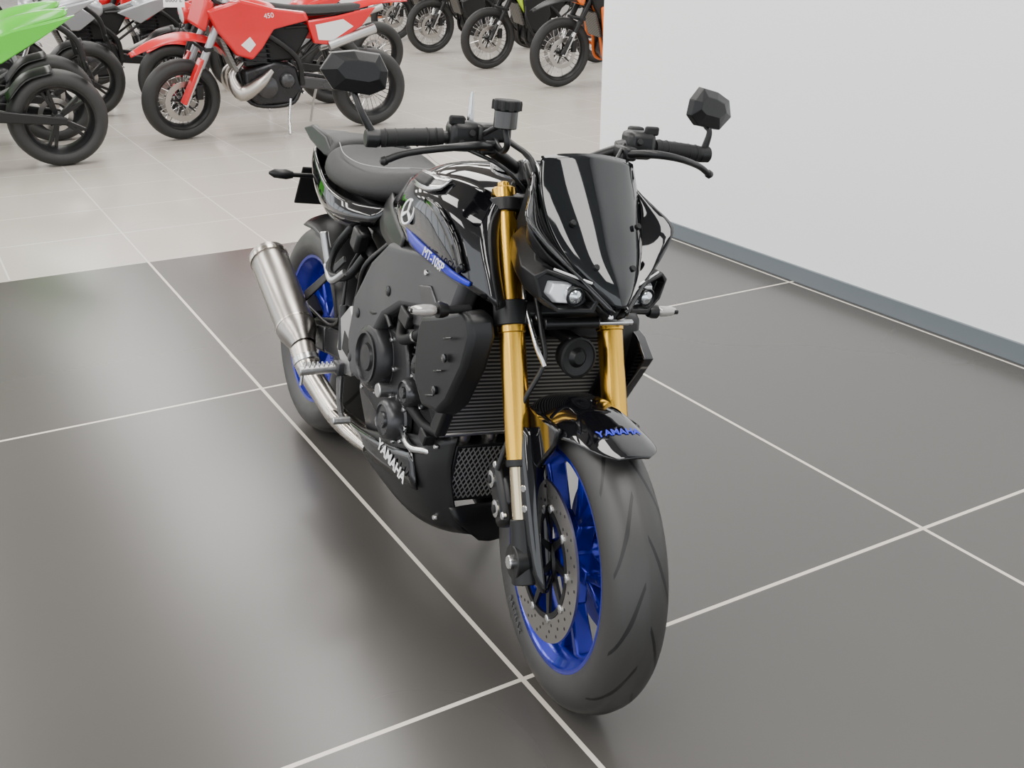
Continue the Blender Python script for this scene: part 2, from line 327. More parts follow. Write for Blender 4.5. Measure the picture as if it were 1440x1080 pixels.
def mirror(nm,sg,cx,cy,cz,rz,sx,rx):
    y0=sg*.358
    mc.cyl("mirror_mount_"+nm,(-.336,y0-.012,1.034),(-.336,y0+.012,1.034),.017,SATIN,M=ST)
    mc.tube("mirror_stem_"+nm,[(-.336,y0,1.045),((-.33+cx)/2,(y0+cy)/2+sg*.004,1.08),(cx-.01,cy,cz-.03)],[.008,.006,.006],SATIN,M=ST)
    MM=ST@T((cx,cy,cz))@RZ(rz)@RX(rx)
    o=[(-.090,.004),(-.062,.036),(-.005,.043),(.060,.040),(.084,.010),(.080,-.022),(.040,-.036),(-.055,-.030)]
    a=[(x*sx,z) for x,z in o]; n=8
    vs=[V(-.010,-sg*x,z) for x,z in a]+[V(.004,-sg*x*.98,z*.96) for x,z in a]+[V(.014,-sg*x*.62-sg*.010*sx,z*.45+.006) for x,z in a]
    fs=[tuple(range(n))]+[(j*n+i,j*n+(i+1)%n,(j+1)*n+(i+1)%n,(j+1)*n+i) for j in(0,1) for i in range(n)]+[tuple(range(2*n,3*n))]
    mc.add("mirror_shell_"+nm,vs,fs,SATIN,bev=.0015,smooth=False,M=MM)
    mc.add("mirror_glass_"+nm,[V(-.0115,-sg*x*.93,z*.9) for x,z in a],[tuple(range(n))],MGL,smooth=False,M=MM)
mirror("right",-1,-.352,-.390,1.145,-10,.72,0)
mirror("left",1,-.335,.358,1.122,20,.78,-12)
mc.box("master_cylinder",(-.30,-.135,1.060),(.04,.07,.034),SATIN,rot=(0,0,10),bev=.007,M=ST)
RS=V(-.205,-.145,0)
mc.cyl("reservoir_bottle",RS+V(0,0,1.080),RS+V(0,0,1.113),.022,mat("reservoir_smoke",(.02,.018,.017),.2,0,.3),M=ST)
mc.cyl("reservoir_lid",RS+V(0,0,1.113),RS+V(0,0,1.131),.025,MATTE,M=ST)
mc.bolts("reservoir_lid_ribs",[(RS.x+.023*math.cos(a),RS.y+.023*math.sin(a),1.115) for a in [i*.628 for i in range(10)]],(0,0,1),.005,MATTE,h=.015,M=ST)
mc.tube("reservoir_hose",[RS+V(0,0,1.08),(-.20,-.14,1.05),(-.24,-.135,1.035),(-.285,-.135,1.05)],.006,SATIN,M=ST)
mc.tube("reservoir_bracket",[(-.29,-.15,1.06),(-.25,-.165,1.065),(-.215,-.15,1.085)],.005,SATIN,M=ST)
mc.tube("brake_adjuster_rod",[(-.335,-.165,1.055),(-.335,-.167,1.085),(-.333,-.168,1.13)],[.008,.007,.0035],STEEL,M=ST)
mc.tube("front_brake_hose",[(-.27,-.11,1.05),(-.20,-.085,1.02),(-.195,-.070,.93),(-.205,-.062,.82),(-.14,-.06,.72),(-.11,-.06,.66),(-.10,-.10,.58),(-.095,-.14,.45)],.0055,SATIN,M=ST,k=8)
mc.tube("brake_hose_braided",[(-.26,-.08,1.03),(-.215,-.065,1.0),(-.20,-.055,.90),(-.21,-.08,.80),(-.13,-.075,.70),(-.105,-.06,.655)],.005,STEEL,M=ST,k=8)
mc.tube("throttle_cable",[(-.31,-.19,1.03),(-.25,-.12,1.0),(-.26,-.05,.93),(-.33,-.03,.87)],.004,SATIN,M=ST)
mc.tube("clutch_cable",[(-.30,.15,1.05),(-.24,.10,1.02),(-.25,.06,.95),(-.35,.05,.86)],.004,SATIN,M=ST)
mc.box("instrument_display",(-.265,0,.985),(.018,.14,.07),SATIN,rot=(0,-52,0),bev=.008,M=ST)
# ---------- cowl (frame mounted)
ctr=[(-.166,1.047),(-.128,.992),(-.088,.936),(-.050,.880),(-.015,.835),(.002,.800)]
edg=[(-.190,.102,1.032),(-.170,.110,.982),(-.140,.108,.930),(-.092,.088,.875),(-.040,.048,.828),(-.006,.010,.798)]
rows=[]
for (cx,cz),(ex,ey,ez) in zip(ctr,edg):
    rows.append([(ex,-ey,ez),(cx*.55+ex*.45,-ey*.72,cz*.55+ez*.45),(cx*.9+ex*.1,-ey*.33,cz*.9+ez*.1),(cx,0,cz),(cx*.9+ex*.1,ey*.33,cz*.9+ez*.1),(cx*.55+ex*.45,ey*.72,cz*.55+ez*.45),(ex,ey,ez)])
mc.skin("windscreen",rows,SCREEN,k=4,kc=5,sol=.004)
w_in=[(-.205,.100,1.000),(-.172,.108,.950),(-.132,.100,.903),(-.082,.076,.862),(-.038,.040,.826),(-.006,.010,.794)]
w_mid=[(-.200,.108,1.000),(-.152,.126,.960),(-.106,.134,.915),(-.064,.098,.868),(-.030,.052,.828),(-.001,.013,.790)]
w_out=[(-.200,.112,.990),(-.150,.138,.962),(-.104,.162,.930),(-.076,.130,.888),(-.046,.084,.850),(-.005,.016,.784)]
mc.skin("cowl_wing",[w_in,w_mid,w_out],GLOSS,k=5,kc=4,sol=.005,mir=True)
b_in=[(-.195,.112,.972),(-.145,.134,.945),(-.102,.154,.918),(-.079,.126,.878),(-.050,.080,.842),(-.012,.016,.780)]
b_out=[(-.195,.108,.930),(-.160,.124,.905),(-.128,.136,.884),(-.094,.118,.860),(-.062,.078,.836),(-.030,.014,.770)]
mc.skin("cowl_brow",[b_in,b_out],SATIN,k=5,kc=3,sol=.006,mir=True)
mc.bolts("screen_bolts",[(-.096,-.072,.930),(-.096,.072,.930),(-.045,-.040,.862),(-.045,.040,.862)],(1,0,.6),.006,SATIN)
def hexr(x,y0,y1,z0,z1,ch=.3):
    dy=(y1-y0)*ch; dz=(z1-z0)*ch
    return [(x,y0+dy,z0),(x,y1-dy,z0),(x,y1,z0+dz),(x,y1,z1-dz),(x,y1-dy,z1),(x,y0+dy,z1),(x,y0,z1-dz),(x,y0,z0+dz)]
def lampr(x,s=0):
    return [(x,.040+s,.783+s),(x,.100,.776+s),(x,.136-s,.800),(x,.148-s,.838-s),(x,.128,.852-s),(x,.085,.842-s),(x,.046+s,.826-s),(x,.034+s,.806)]
def sk(x,y): return x-.055*(y-.03)/.12
mc.loft("headlamp_housing",[hexr(-.24,.03,.110,.81,.90),hexr(-.18,.028,.128,.79,.888),[(sk(x-.075,y),y*.96,z) for x,y,z in lampr(0,-.004)],[(sk(x-.020,y),y,z) for x,y,z in lampr(0)],[(sk(x-.020,y),y,z) for x,y,z in lampr(0,.007)],[(sk(x-.042,y),y,z) for x,y,z in lampr(0,.010)]],SATIN,sub=0,mir=True,bev=.002)
mc.loft("headlamp_reflector",[[(sk(-.041,y),y,z) for y,z in [(.054,.791),(.102,.788),(.120,.805),(.116,.829),(.085,.831),(.058,.821)]],[(sk(-.029,y),y,z) for y,z in [(.058,.795),(.100,.792),(.114,.806),(.110,.825),(.085,.827),(.062,.817)]]],GLASS,sub=0,mir=True,bev=.002)
mc.lathe("headlamp_projector",[(-.03,.015),(0,.016),(.004,.0145),(.009,.010),(.012,.0)],(-.041,.078,.810),(1,.15,-.05),LENS,mir=True)
mc.lathe("headlamp_ring",[(0,.016),(.006,.0185),(.008,.017),(.004,.015)],(-.041,.078,.810),(1,.15,-.05),SATIN,mir=True,closed=True)
mc.beam("position_lamp",(-.030,.052,.837),(-.064,.116,.853),(.003,.003),(.003,.003),WHITE,mir=True,bev=0)
mc.box("cowl_bracket",(-.19,0,.86),(.12,.12,.12),SATIN,rot=(0,-30,0),bev=.02)
mc.loft("cowl_inner",[[(-.24,-.09,.98),(-.24,.09,.98),(-.26,.10,.86),(-.26,-.10,.86)],[(-.14,-.07,.90),(-.14,.07,.90),(-.10,.06,.81),(-.10,-.06,.81)],[(-.05,-.03,.84),(-.05,.03,.84),(-.045,.03,.78),(-.045,-.03,.78)]],MATTE,sub=0)
mc.lathe("horn",[(-.03,0),(-.03,.03),(-.012,.036),(0,.038),(.006,.036),(.004,.02),(.012,.012),(.012,0)],(-.115,0,.668),(1,0,.12),SATIN)
mc.lathe("horn_rim",[(0,.034),(.008,.036),(.006,.040),(-.002,.039)],(-.113,0,.668),(1,0,.12),MATTE,closed=True)
mc.box("horn_bracket",(-.17,0,.695),(.09,.03,.02),SATIN)
# ---------- tank
def ring(x,zt,w,zs,zb,wb=.8,cr_=.014):
    h=[(0,zt),(.42*w,zt-cr_*.35),(.76*w,zt-cr_*1.8),(w,zs),(w*.97,zs-(zs-zb)*.5),(w*wb,zb)]
    return [(x,y,z) for y,z in h]+[(x,-y,z) for y,z in reversed(h[1:])]
mc.loft("fuel_tank",[ring(-.285,.925,.100,.885,.80),ring(-.33,.952,.120,.90,.78),ring(-.42,.970,.160,.905,.76),ring(-.52,.976,.182,.900,.75),ring(-.62,.960,.172,.872,.745),ring(-.72,.928,.135,.845,.75),ring(-.80,.898,.105,.84,.77),ring(-.83,.885,.095,.83,.79)],GLOSS,sub=2)
mc.lathe("fuel_cap",[(0,0),(0,.05),(.006,.054),(.012,.05),(.013,.02),(.018,.018),(.019,0)],(-.45,0,.966),(0,0,1),SATIN)
mc.lathe("fuel_cap_ring",[(.0,.056),(.008,.058),(.009,.050),(.001,.050)],(-.45,0,.966),(0,0,1),STEEL,closed=True)
ct=[(-.72,.128,.874),(-.60,.164,.915),(-.47,.172,.945),(-.35,.152,.950),(-.275,.125,.932)]
c2=[(-.70,.160,.840),(-.59,.192,.868),(-.46,.203,.895),(-.34,.192,.900),(-.245,.158,.890)]
c3=[(-.66,.164,.812),(-.57,.198,.828),(-.45,.208,.838),(-.32,.202,.840),(-.205,.166,.825)]
c4=[(-.60,.160,.795),(-.54,.192,.792),(-.43,.203,.783),(-.29,.198,.774),(-.165,.160,.752)]
mc.skin("tank_cover",[ct,c2,c3,c4],GLOSS,k=5,kc=5,sol=.006,mir=True)
mc.skin("intake_blade",[[(-.275,.122,.935),(-.243,.160,.892),(-.204,.168,.827),(-.164,.162,.746)],[(-.285,.105,.925),(-.258,.132,.885),(-.222,.140,.82),(-.184,.136,.75)],[(-.31,.09,.915),(-.30,.11,.885),(-.27,.12,.82),(-.23,.125,.765)]],SATIN,k=5,kc=3,sol=.005,mir=True)
mc.skin("tank_vent_trim",[[(-.545,.168,.938),(-.49,.181,.944),(-.43,.184,.945),(-.39,.176,.946)],[(-.545,.192,.914),(-.49,.205,.912),(-.43,.207,.916),(-.395,.198,.926)]],STEEL,k=4,kc=3,sol=.007,mir=True)
mc.skin("tank_vent_mesh",[[(-.52,.180,.936),(-.48,.188,.939),(-.44,.190,.939)],[(-.52,.195,.920),(-.48,.203,.920),(-.44,.205,.921)]],HOLE,k=4,kc=3,sol=.012,mir=True)
mc.skin("tank_scoop_crease",[[(-.44,.203,.902),(-.36,.210,.896),(-.29,.205,.855),(-.25,.198,.80)],[(-.44,.203,.890),(-.36,.213,.880),(-.30,.207,.838),(-.262,.201,.79)]],GLOSS,k=5,kc=3,sol=.010,mir=True)
mc.skin("blue_stripe",[[(-.515,.205,.822),(-.45,.212,.815),(-.36,.211,.803),(-.28,.205,.790),(-.235,.189,.780)],[(-.50,.203,.797),(-.44,.209,.790),(-.35,.208,.783),(-.28,.203,.776),(-.235,.189,.772)]],BLUEP,k=4,kc=3,sol=.006,mir=True)
mc.text("tank_model_lettering","MT-10SP",(-.352,-.2162,.794),(1,-.03,-.10),(0,-1,0.02),.029,WHITE,shear=.3)
EN=V(0,-1,.25).normalized(); EC=V(-.505,-.207,.856)
mc.lathe("tank_emblem_disc",[(0,0),(0,.026),(.003,.026),(.004,.024),(.004,0)],EC,EN,HOLE)
mc.lathe("tank_emblem_ring",[(.002,.024),(.006,.024),(.006,.028),(.002,.028)],EC,EN,WHITE,closed=True)
for a in(90,210,330):
    x=V(1,0,0); yv=EN.cross(x); c=EC+EN*.005
    mc.beam("tank_emblem_fork_%d"%a,c,c+(x*math.cos(rad(a))+yv*math.sin(rad(a)))*.024,(.003,.004),(.003,.009),WHITE,side=EN,bev=0)
mc.skin("knee_cover",[[(-.86,.10,.84),(-.75,.135,.83),(-.65,.160,.81),(-.56,.185,.79)],[(-.88,.115,.77),(-.78,.15,.755),(-.68,.17,.745),(-.58,.185,.745)]],SATIN,k=4,kc=3,sol=.006,mir=True)
# ---------- seat and tail
def sring(x,zt,w,zb,wb=1.0):
    h=[(0,zt),(.55*w,zt-.002),(.88*w,zt-.016),(w,zt-.05),(w*wb,zb)]
    return [(x,y,z) for y,z in h]+[(x,-y,z) for y,z in reversed(h[1:])]
mc.loft("rider_seat",[sring(-.775,.905,.085,.82),sring(-.80,.907,.095,.81),sring(-.90,.882,.135,.79),sring(-1.02,.872,.165,.780),sring(-1.13,.878,.172,.785),sring(-1.20,.898,.160,.79),sring(-1.225,.902,.145,.80)],SEAT,sub=2)
mc.loft("pillion_seat",[sring(-1.215,.905,.13,.82),sring(-1.24,.914,.132,.82),sring(-1.34,.912,.12,.83),sring(-1.44,.900,.10,.84),sring(-1.475,.892,.085,.85)],SEAT,sub=2)
mc.tube("seat_stitch",[(-.83,-.075,.898),(-.90,-.10,.885),(-1.02,-.125,.873),(-1.13,-.13,.879),(-1.2,-.12,.898)],.0012,STITCH,mir=True,n=6)
mc.tube("seat_stitch_front",[(-.90,-.1,.885),(-.915,-.05,.887),(-.92,0,.887),(-.915,.05,.887),(-.90,.1,.885)],.0012,STITCH,n=6)
mc.skin("tail_side_panel",[[(-.84,.105,.80),(-.98,.150,.785),(-1.12,.165,.795),(-1.25,.150,.825),(-1.40,.115,.855),(-1.55,.05,.880)],[(-.86,.130,.765),(-.99,.165,.748),(-1.12,.172,.745),(-1.26,.155,.77),(-1.40,.12,.815),(-1.56,.05,.862)],[(-.88,.12,.745),(-1.0,.145,.72),(-1.12,.15,.712),(-1.25,.13,.73),(-1.39,.09,.78),(-1.54,.03,.845)]],GLOSS,k=4,kc=4,sol=.006,mir=True)
mc.loft("tail_unit",[[(-1.20,-.10,.78),(-1.20,.10,.78),(-1.20,.11,.84),(-1.20,-.11,.84)],[(-1.42,-.08,.80),(-1.42,.08,.80),(-1.42,.09,.86),(-1.42,-.09,.86)],[(-1.58,-.035,.855),(-1.58,.035,.855),(-1.58,.04,.885),(-1.58,-.04,.885)]],SATIN,sub=0)
mc.prism("pillion_grab_fin",[(-1.22,.85),(-1.30,.900),(-1.42,.915),(-1.50,.895),(-1.43,.868),(-1.30,.845)],.108,.125,SATIN,bev=.006,mir=True)
mc.beam("plate_hanger",(-1.48,0,.85),(-1.58,0,.70),(.05,.03),(.06,.03),SATIN)
mc.box("number_plate",(-1.575,0,.715),(.008,.20,.13),MATTE,rot=(0,25,0),bev=.003)
mc.cyl("rear_indicator_stem",(-1.52,.02,.755),(-1.525,.14,.752),.007,SATIN,mir=True)
mc.lathe("rear_indicator",[(0,0),(0,.010),(.02,.015),(.055,.013),(.07,.004),(.071,0)],(-1.525,.135,.752),(-.1,1,0),SATIN,mir=True)
mc.box("subframe_cover",(-1.05,0,.76),(.38,.22,.07),MATTE,rot=(0,3,0),bev=.01)
mc.tube("subframe_rail",[(-.80,-.11,.62),(-.95,-.115,.69),(-1.15,-.11,.75)],.016,SATIN,mir=True)
mc.tube("subframe_lower",[(-.80,-.10,.72),(-.90,-.12,.64),(-.96,-.12,.60)],.014,SATIN,mir=True)
mc.box("rear_reservoir",(-.93,-.14,.70),(.05,.04,.06),SATIN,rot=(0,20,0),bev=.01)
mc.box("battery_box",(-.90,0,.68),(.18,.18,.18),MATTE,bev=.01)
# ---------- frame & engine
fw=lambda v:V(v.x,v.y*(1-.9*max(0,v.x+.42)),v.z)
mc.prism("frame_spar",[(-.275,.775),(-.30,.70),(-.42,.668),(-.53,.645),(-.62,.592),(-.69,.50),(-.735,.39),(-.80,.39),(-.835,.48),(-.815,.59),(-.73,.70),(-.64,.765),(-.45,.79)],.15,.194,GREY,bev=.014,k=.95,mir=True,warp=fw,seg=4)
mc.bolts("frame_bolts",[(-.79,.190,.44),(-.765,.192,.56),(-.60,.192,.660)],(0,1,0),.012,ENG,mir=True)
mc.prism("heel_plate",[(-.80,.49),(-.815,.38),(-.86,.37),(-.925,.42),(-.92,.50),(-.86,.55)],.165,.178,ALU,bev=.004,mir=True)
mc.prism("heel_plate_window",[(-.835,.46),(-.84,.42),(-.885,.43),(-.88,.48)],.172,.180,HOLE,bev=.002,mir=True)
mc.prism("engine_block",[(-.34,.64),(-.38,.48),(-.42,.30),(-.55,.235),(-.76,.25),(-.84,.34),(-.82,.50),(-.66,.56),(-.58,.70),(-.42,.74)],-.145,.145,ENG,bev=.015,seg=3)
mc.prism("cylinder_head",[(-.335,.70),(-.36,.60),(-.50,.57),(-.57,.66),(-.52,.735),(-.40,.76)],.14,.180,ENG,bev=.01,k=.93,mir=True)
mc.prism("head_cover_inset",[(-.37,.695),(-.385,.64),(-.47,.62),(-.52,.67),(-.48,.71),(-.41,.725)],.178,.186,ENG2,bev=.004,mir=True)
mc.bolts("head_bolts",[(-.36,.181,.70),(-.37,.181,.62),(-.49,.181,.59),(-.545,.181,.66),(-.44,.181,.745)],(0,1,0),.007,STEEL,mir=True)
for i in range(5): mc.beam("cylinder_rib_%d"%i,(-.38-.006*i,.148,.585-.018*i),(-.52-.006*i,.148,.555-.018*i),(.012,.006),(.012,.006),ENG2,mir=True,bev=.001)
for i in range(7):
    a=rad(200+i*22); mc.beam("case_rib_%d"%i,(-.675+.095*math.cos(a),.150,.48+.095*math.sin(a)),(-.675+.13*math.cos(a),.148,.48+.13*math.sin(a)),(.014,.005),(.010,.004),ENG2,mir=True,bev=.001)
for nm,x,z,R,y,m_ in(("clutch_cover",-.675,.480,.084,.15,ENG),("pulser_cover",-.545,.375,.050,.15,ENG2),("starter_gear_cover",-.465,.47,.034,.145,ENG2)):
    mc.lathe(nm,[(0,R+.006),(.012,R+.006),(.016,R),(.034,R*.97),(.046,R*.86),(.05,R*.7),(.046,R*.66),(.046,R*.4),(.052,R*.36),(.052,0)],(x,y,z),(0,1,0),m_,mir=True)
    mc.bolts(nm+"_bolts",[(x+(R+.004)*math.cos(i*.7854),y+.014,z+(R+.004)*math.sin(i*.7854)) for i in range(8)],(0,1,0),.006,STEEL,mir=True)
mc.lathe("clutch_cover_outer_ring",[(.046,.060),(.054,.062),(.054,.056),(.046,.054)],(-.675,.15,.48),(0,1,0),ENG2,mir=True,closed=True)
mc.prism("clutch_case",[(-.54,.56),(-.50,.48),(-.52,.36),(-.60,.33),(-.76,.36),(-.79,.50),(-.70,.58)],.14,.165,ENG,bev=.008,mir=True)
mc.prism("sump",[(-.44,.31),(-.48,.22),(-.72,.22),(-.78,.30)],-.12,.12,ENG,bev=.01)
mc.cyl("oil_filler",(-.60,-.15,.425),(-.60,-.195,.425),.017,ALU)
mc.cyl("oil_window",(-.62,-.15,.34),(-.62,-.178,.34),.015,STEEL)
mc.cyl("water_pump",(-.44,-.14,.535),(-.44,-.180,.535),.030,ENG2)
mc.tube("coolant_hose_a",[(-.44,-.180,.535),(-.40,-.18,.545),(-.37,-.17,.50),(-.345,-.16,.45)],.013,MATTE)
mc.tube("coolant_hose_b",[(-.58,-.16,.60),(-.52,-.185,.575),(-.46,-.18,.60),(-.39,-.175,.645)],.012,MATTE)
mc.tube("coolant_hose_c",[(-.52,-.17,.44),(-.455,-.175,.44),(-.40,-.165,.42),(-.345,-.15,.42)],.011,MATTE)
mc.lathe("hose_clamp_a",[(-.004,.0135),(-.004,.0145),(.004,.0145),(.004,.0135)],(-.40,-.18,.545),(1,0,-.1),STEEL,closed=True,seg=20)
mc.lathe("hose_clamp_b",[(-.004,.0125),(-.004,.0135),(.004,.0135),(.004,.0125)],(-.46,-.18,.60),(1,0,.5),STEEL,closed=True,seg=20)
mc.tube("oil_line",[(-.50,-.165,.36),(-.44,-.17,.35),(-.39,-.15,.36),(-.36,-.12,.35)],.008,STEEL)
mc.tube("engine_wiring",[(-.74,-.165,.60),(-.69,-.19,.585),(-.62,-.185,.60),(-.57,-.19,.585)],.006,SATIN)
mc.tube("breather_hose",[(-.80,-.12,.72),(-.82,-.165,.66),(-.86,-.16,.58),(-.88,-.165,.50)],.007,SATIN)
mc.tube("rear_brake_hose",[(-.93,-.14,.67),(-.97,-.15,.60),(-.95,-.165,.50),(-1.05,-.155,.44),(-1.25,-.145,.43)],.005,SATIN)
mc.bolts("engine_case_bolts",[(-.42,-.147,.40),(-.43,-.147,.335),(-.50,-.147,.27),(-.60,-.147,.265),(-.70,-.147,.27),(-.80,-.147,.36),(-.47,-.147,.56),(-.40,-.147,.60)],(0,-1,0),.007,STEEL)
mc.box("engine_sensor",(-.385,-.16,.40),(.035,.03,.03),SATIN,rot=(0,20,0)); mc.box("coil_pack",(-.50,-.188,.63),(.05,.02,.035),SATIN,rot=(0,15,0))
for i in range(4):
    yy=-.105+.07*i
    mc.tube("header_pipe_%d"%i,[(-.36,yy,.58),(-.33,yy,.52),(-.345,yy*.95,.40),(-.40,yy*.85,.29),(-.48,yy*.7,.225),(-.60,yy*.6,.215)],.018,TITAN)
mc.loft("exhaust_collector",[hexr(-.58,-.10,.07,.165,.255),hexr(-.66,-.12,.07,.155,.26),hexr(-.82,-.13,.06,.16,.255),hexr(-.88,-.13,.0,.175,.25)],PIPE,sub=1)
mc.tube("exhaust_link_pipe",[(-.80,-.125,.215),(-.92,-.150,.225),(-1.0,-.175,.265),(-1.06,-.200,.315),(-1.12,-.205,.37)],[.032,.031,.030,.031,.036],PIPE,n=24)
mc.tube("exhaust_heat_shield",[(-.70,-.16,.235),(-.80,-.168,.235),(-.90,-.18,.245)],[.012,.020,.014],PIPE,n=16)
mc.cyl("exhaust_clamp",(-1.07,-.200,.325),(-1.085,-.202,.338),.036,STEEL)
c0=V(-1.10,-.205,.365); c1=V(-1.425,-.228,.545); dd=(c1-c0)
mc.lathe("silencer_can",[(0,.034),(.02,.040),(.05,.052),(.065,.0535),(.33,.0535),(.335,.051),(.34,.053),(.355,.053),(.372,.036),(.372,.026),(.34,.024),(.34,0)],c0,dd,TITAN,seg=48)
mc.lathe("silencer_band",[(0,.0545),(0,.056),(.012,.056),(.012,.0545)],c0+dd.normalized()*.33,dd,PIPE,closed=True,seg=48)
mc.lathe("silencer_seam",[(0,.0535),(0,.0545),(.006,.0545),(.006,.0535)],c0+dd.normalized()*.07,dd,PIPE,closed=True,seg=48)
mc.lathe("silencer_outlet",[(0,.02),(.045,.02),(.045,.017),(0,.017)],c0+dd.normalized()*.34,dd,HOLE,closed=True)
mc.beam("silencer_bracket",(-1.22,-.17,.47),(-1.05,-.13,.62),(.006,.03),(.006,.02),SATIN)
# ---------- radiator
RM=T((-.275,0,.56))@Matrix.Rotation(math.atan2(.12,.28),4,'Y')
mc.box("radiator_core",(0,0,0),(.03,.31,.26),FINS,bev=.002,M=RM)
for sg in(-1,1): mc.box("radiator_tank_%d"%(sg+1),(0,sg*.167,0),(.038,.026,.275),SATIN,bev=.006,M=RM)
for sg in(-1,1): mc.box("radiator_rail_%d"%(sg+1),(0,0,sg*.134),(.036,.34,.010),ALU if sg<0 else SATIN,bev=.003,M=RM)
OM=T((-.345,0,.335))@Matrix.Rotation(rad(8),4,'Y')
mc.box("oil_cooler_core",(0,0,0),(.025,.23,.125),MATTE,bev=.002,M=OM)
vs=[];fs=[]
for i in range(44):
    for sgn in(-1,1):
        y0=-.26+i*.012; p=V(.016,y0,-.064); q_=V(.016,y0+sgn*.075,.064)
        lim=.115
        if (p.y<-lim and q_.y<-lim) or (p.y>lim and q_.y>lim): continue
        for _ in range(2):
            a_,b_=(p,q_)
            if a_.y<-lim: a_=a_.lerp(b_,(-lim-a_.y)/(b_.y-a_.y))
            elif a_.y>lim: a_=a_.lerp(b_,(lim-a_.y)/(b_.y-a_.y))
            p,q_=b_,a_
        if (p-q_).length<.01: continue
        o=len(vs)
        for e in(p,q_): vs+= [e+V(0,-.0012,0),e+V(0,.0012,0),e+V(.002,.0012,0),e+V(.002,-.0012,0)]
        fs+=[(o,o+1,o+5,o+4),(o+1,o+2,o+6,o+5),(o+2,o+3,o+7,o+6),(o+3,o,o+4,o+7)]
mc.add("oil_cooler_mesh",vs,fs,mat("mesh_grey",(.34,.33,.32),.45,.6),M=OM)
for sg in(-1,1):
    mc.box("oil_cooler_rail_%d"%(sg+1),(0.002,0,sg*.067),(.032,.24,.008),SATIN,bev=.002,M=OM); mc.box("oil_cooler_side_%d"%(sg+1),(0.002,sg*.118,0),(.032,.008,.14),SATIN,bev=.002,M=OM)
def sw(v): return V(v.x,(abs(v.y)-.35*max(0,v.x+.25)) ,v.z)
rc=[(-.385,.655),(-.375,.675),(-.30,.700),(-.215,.735),(-.192,.725),(-.180,.69),(-.190,.62),(-.220,.535),(-.250,.500),(-.325,.490),(-.375,.53),(-.388,.59)]
mc.prism("radiator_side_cover",rc,.168,.218,SATIN,bev=.010,k=.94,mir=True,warp=sw,seg=3)
mc.bolts("radiator_cover_bolts",[(-.245,.2165,.625),(-.268,.2175,.550)],(0,1,0),.009,GLOSS,mir=True,h=.003)
for x,z in((-.238,.665),(-.262,.590),(-.285,.530)): mc.beam("cover_slot",(x-.018,-.2180,z-.004),(x+.014,-.2165,z+.008),(.004,.006),(.004,.003),GLOSS)
mc.cyl("front_indicator_stem",(-.235,.18,.728),(-.225,.245,.728),.008,MATTE,mir=True)
mc.lathe("front_indicator_body",[(0,0),(0,.012),(.01,.015),(.02,.015),(.022,0)],(-.225,.235,.728),(.05,1,0),SATIN,mir=True)
for sg in(-1,1):
    mc.loft("front_indicator_lens_%d"%(sg+1),[hexr(0,-.013,.013,-.012,.012),hexr(.03,-.013,.013,-.012,.012),hexr(.062,-.008,.008,-.008,.008)],AMBER,sub=1,M=T((-.225,sg*.253,.728))@RZ(90*sg+2))
    mc.box("front_indicator_edge_%d"%(sg+1),(-.226,sg*.284,.728),(.018,.055,.010),SATIN,bev=.003)
mc.prism("radiator_winglet",[(-.26,.72),(-.17,.69),(-.130,.655),(-.20,.53),(-.28,.48)],.175,.200,GLOSS,bev=.003)
# ---------- belly pan
b1=[(-.318,.122,.425),(-.38,.150,.395),(-.47,.158,.370),(-.62,.160,.310),(-.78,.155,.262),(-.92,.145,.245)]
b2=[(-.325,.122,.33),(-.38,.150,.31),(-.48,.162,.290),(-.62,.166,.262),(-.78,.158,.235),(-.92,.146,.228)]
b3=[(-.312,.090,.215),(-.38,.120,.190),(-.48,.140,.180),(-.62,.146,.188),(-.78,.14,.195),(-.92,.138,.215)]
b4=[(-.325,.02,.175),(-.40,.03,.15),(-.50,.06,.145),(-.62,.08,.15),(-.78,.09,.17),(-.9,.11,.20)]
mc.skin("belly_pan",[b1,b2,b3,b4],SATIN,k=4,kc=5,sol=.005,mir=True)
mc.skin("belly_pan_front",[[(-.318,-.120,.258),(-.324,-.06,.258),(-.326,0,.258),(-.324,.06,.258),(-.318,.120,.258)],[(-.306,-.100,.225),(-.315,-.05,.22),(-.32,0,.215),(-.315,.05,.22),(-.306,.100,.225)],[(-.33,-.03,.165),(-.33,-.015,.162),(-.33,0,.16),(-.33,.015,.162),(-.33,.03,.165)]],SATIN,k=3,kc=4,sol=.006)
mc.skin("belly_gloss_panel",[[(-.44,.164,.345),(-.52,.170,.318),(-.66,.171,.285),(-.86,.160,.250)],[(-.40,.162,.265),(-.53,.167,.245),(-.67,.167,.230),(-.87,.158,.226)]],GLOSS,k=4,kc=3,sol=.006,mir=True)
mc.text("belly_lettering","YAMAHA",(-.525,-.1755,.282),(1,.0,-.12),(0,-1,0),.040,WHITE,shear=.25,bold=.0008)
mc.bolts("belly_bolts",[(-.36,.148,.385),(-.36,.128,.215),(-.82,.166,.240),(-.43,.165,.35)],(0,1,0),.006,STEEL,mir=True)
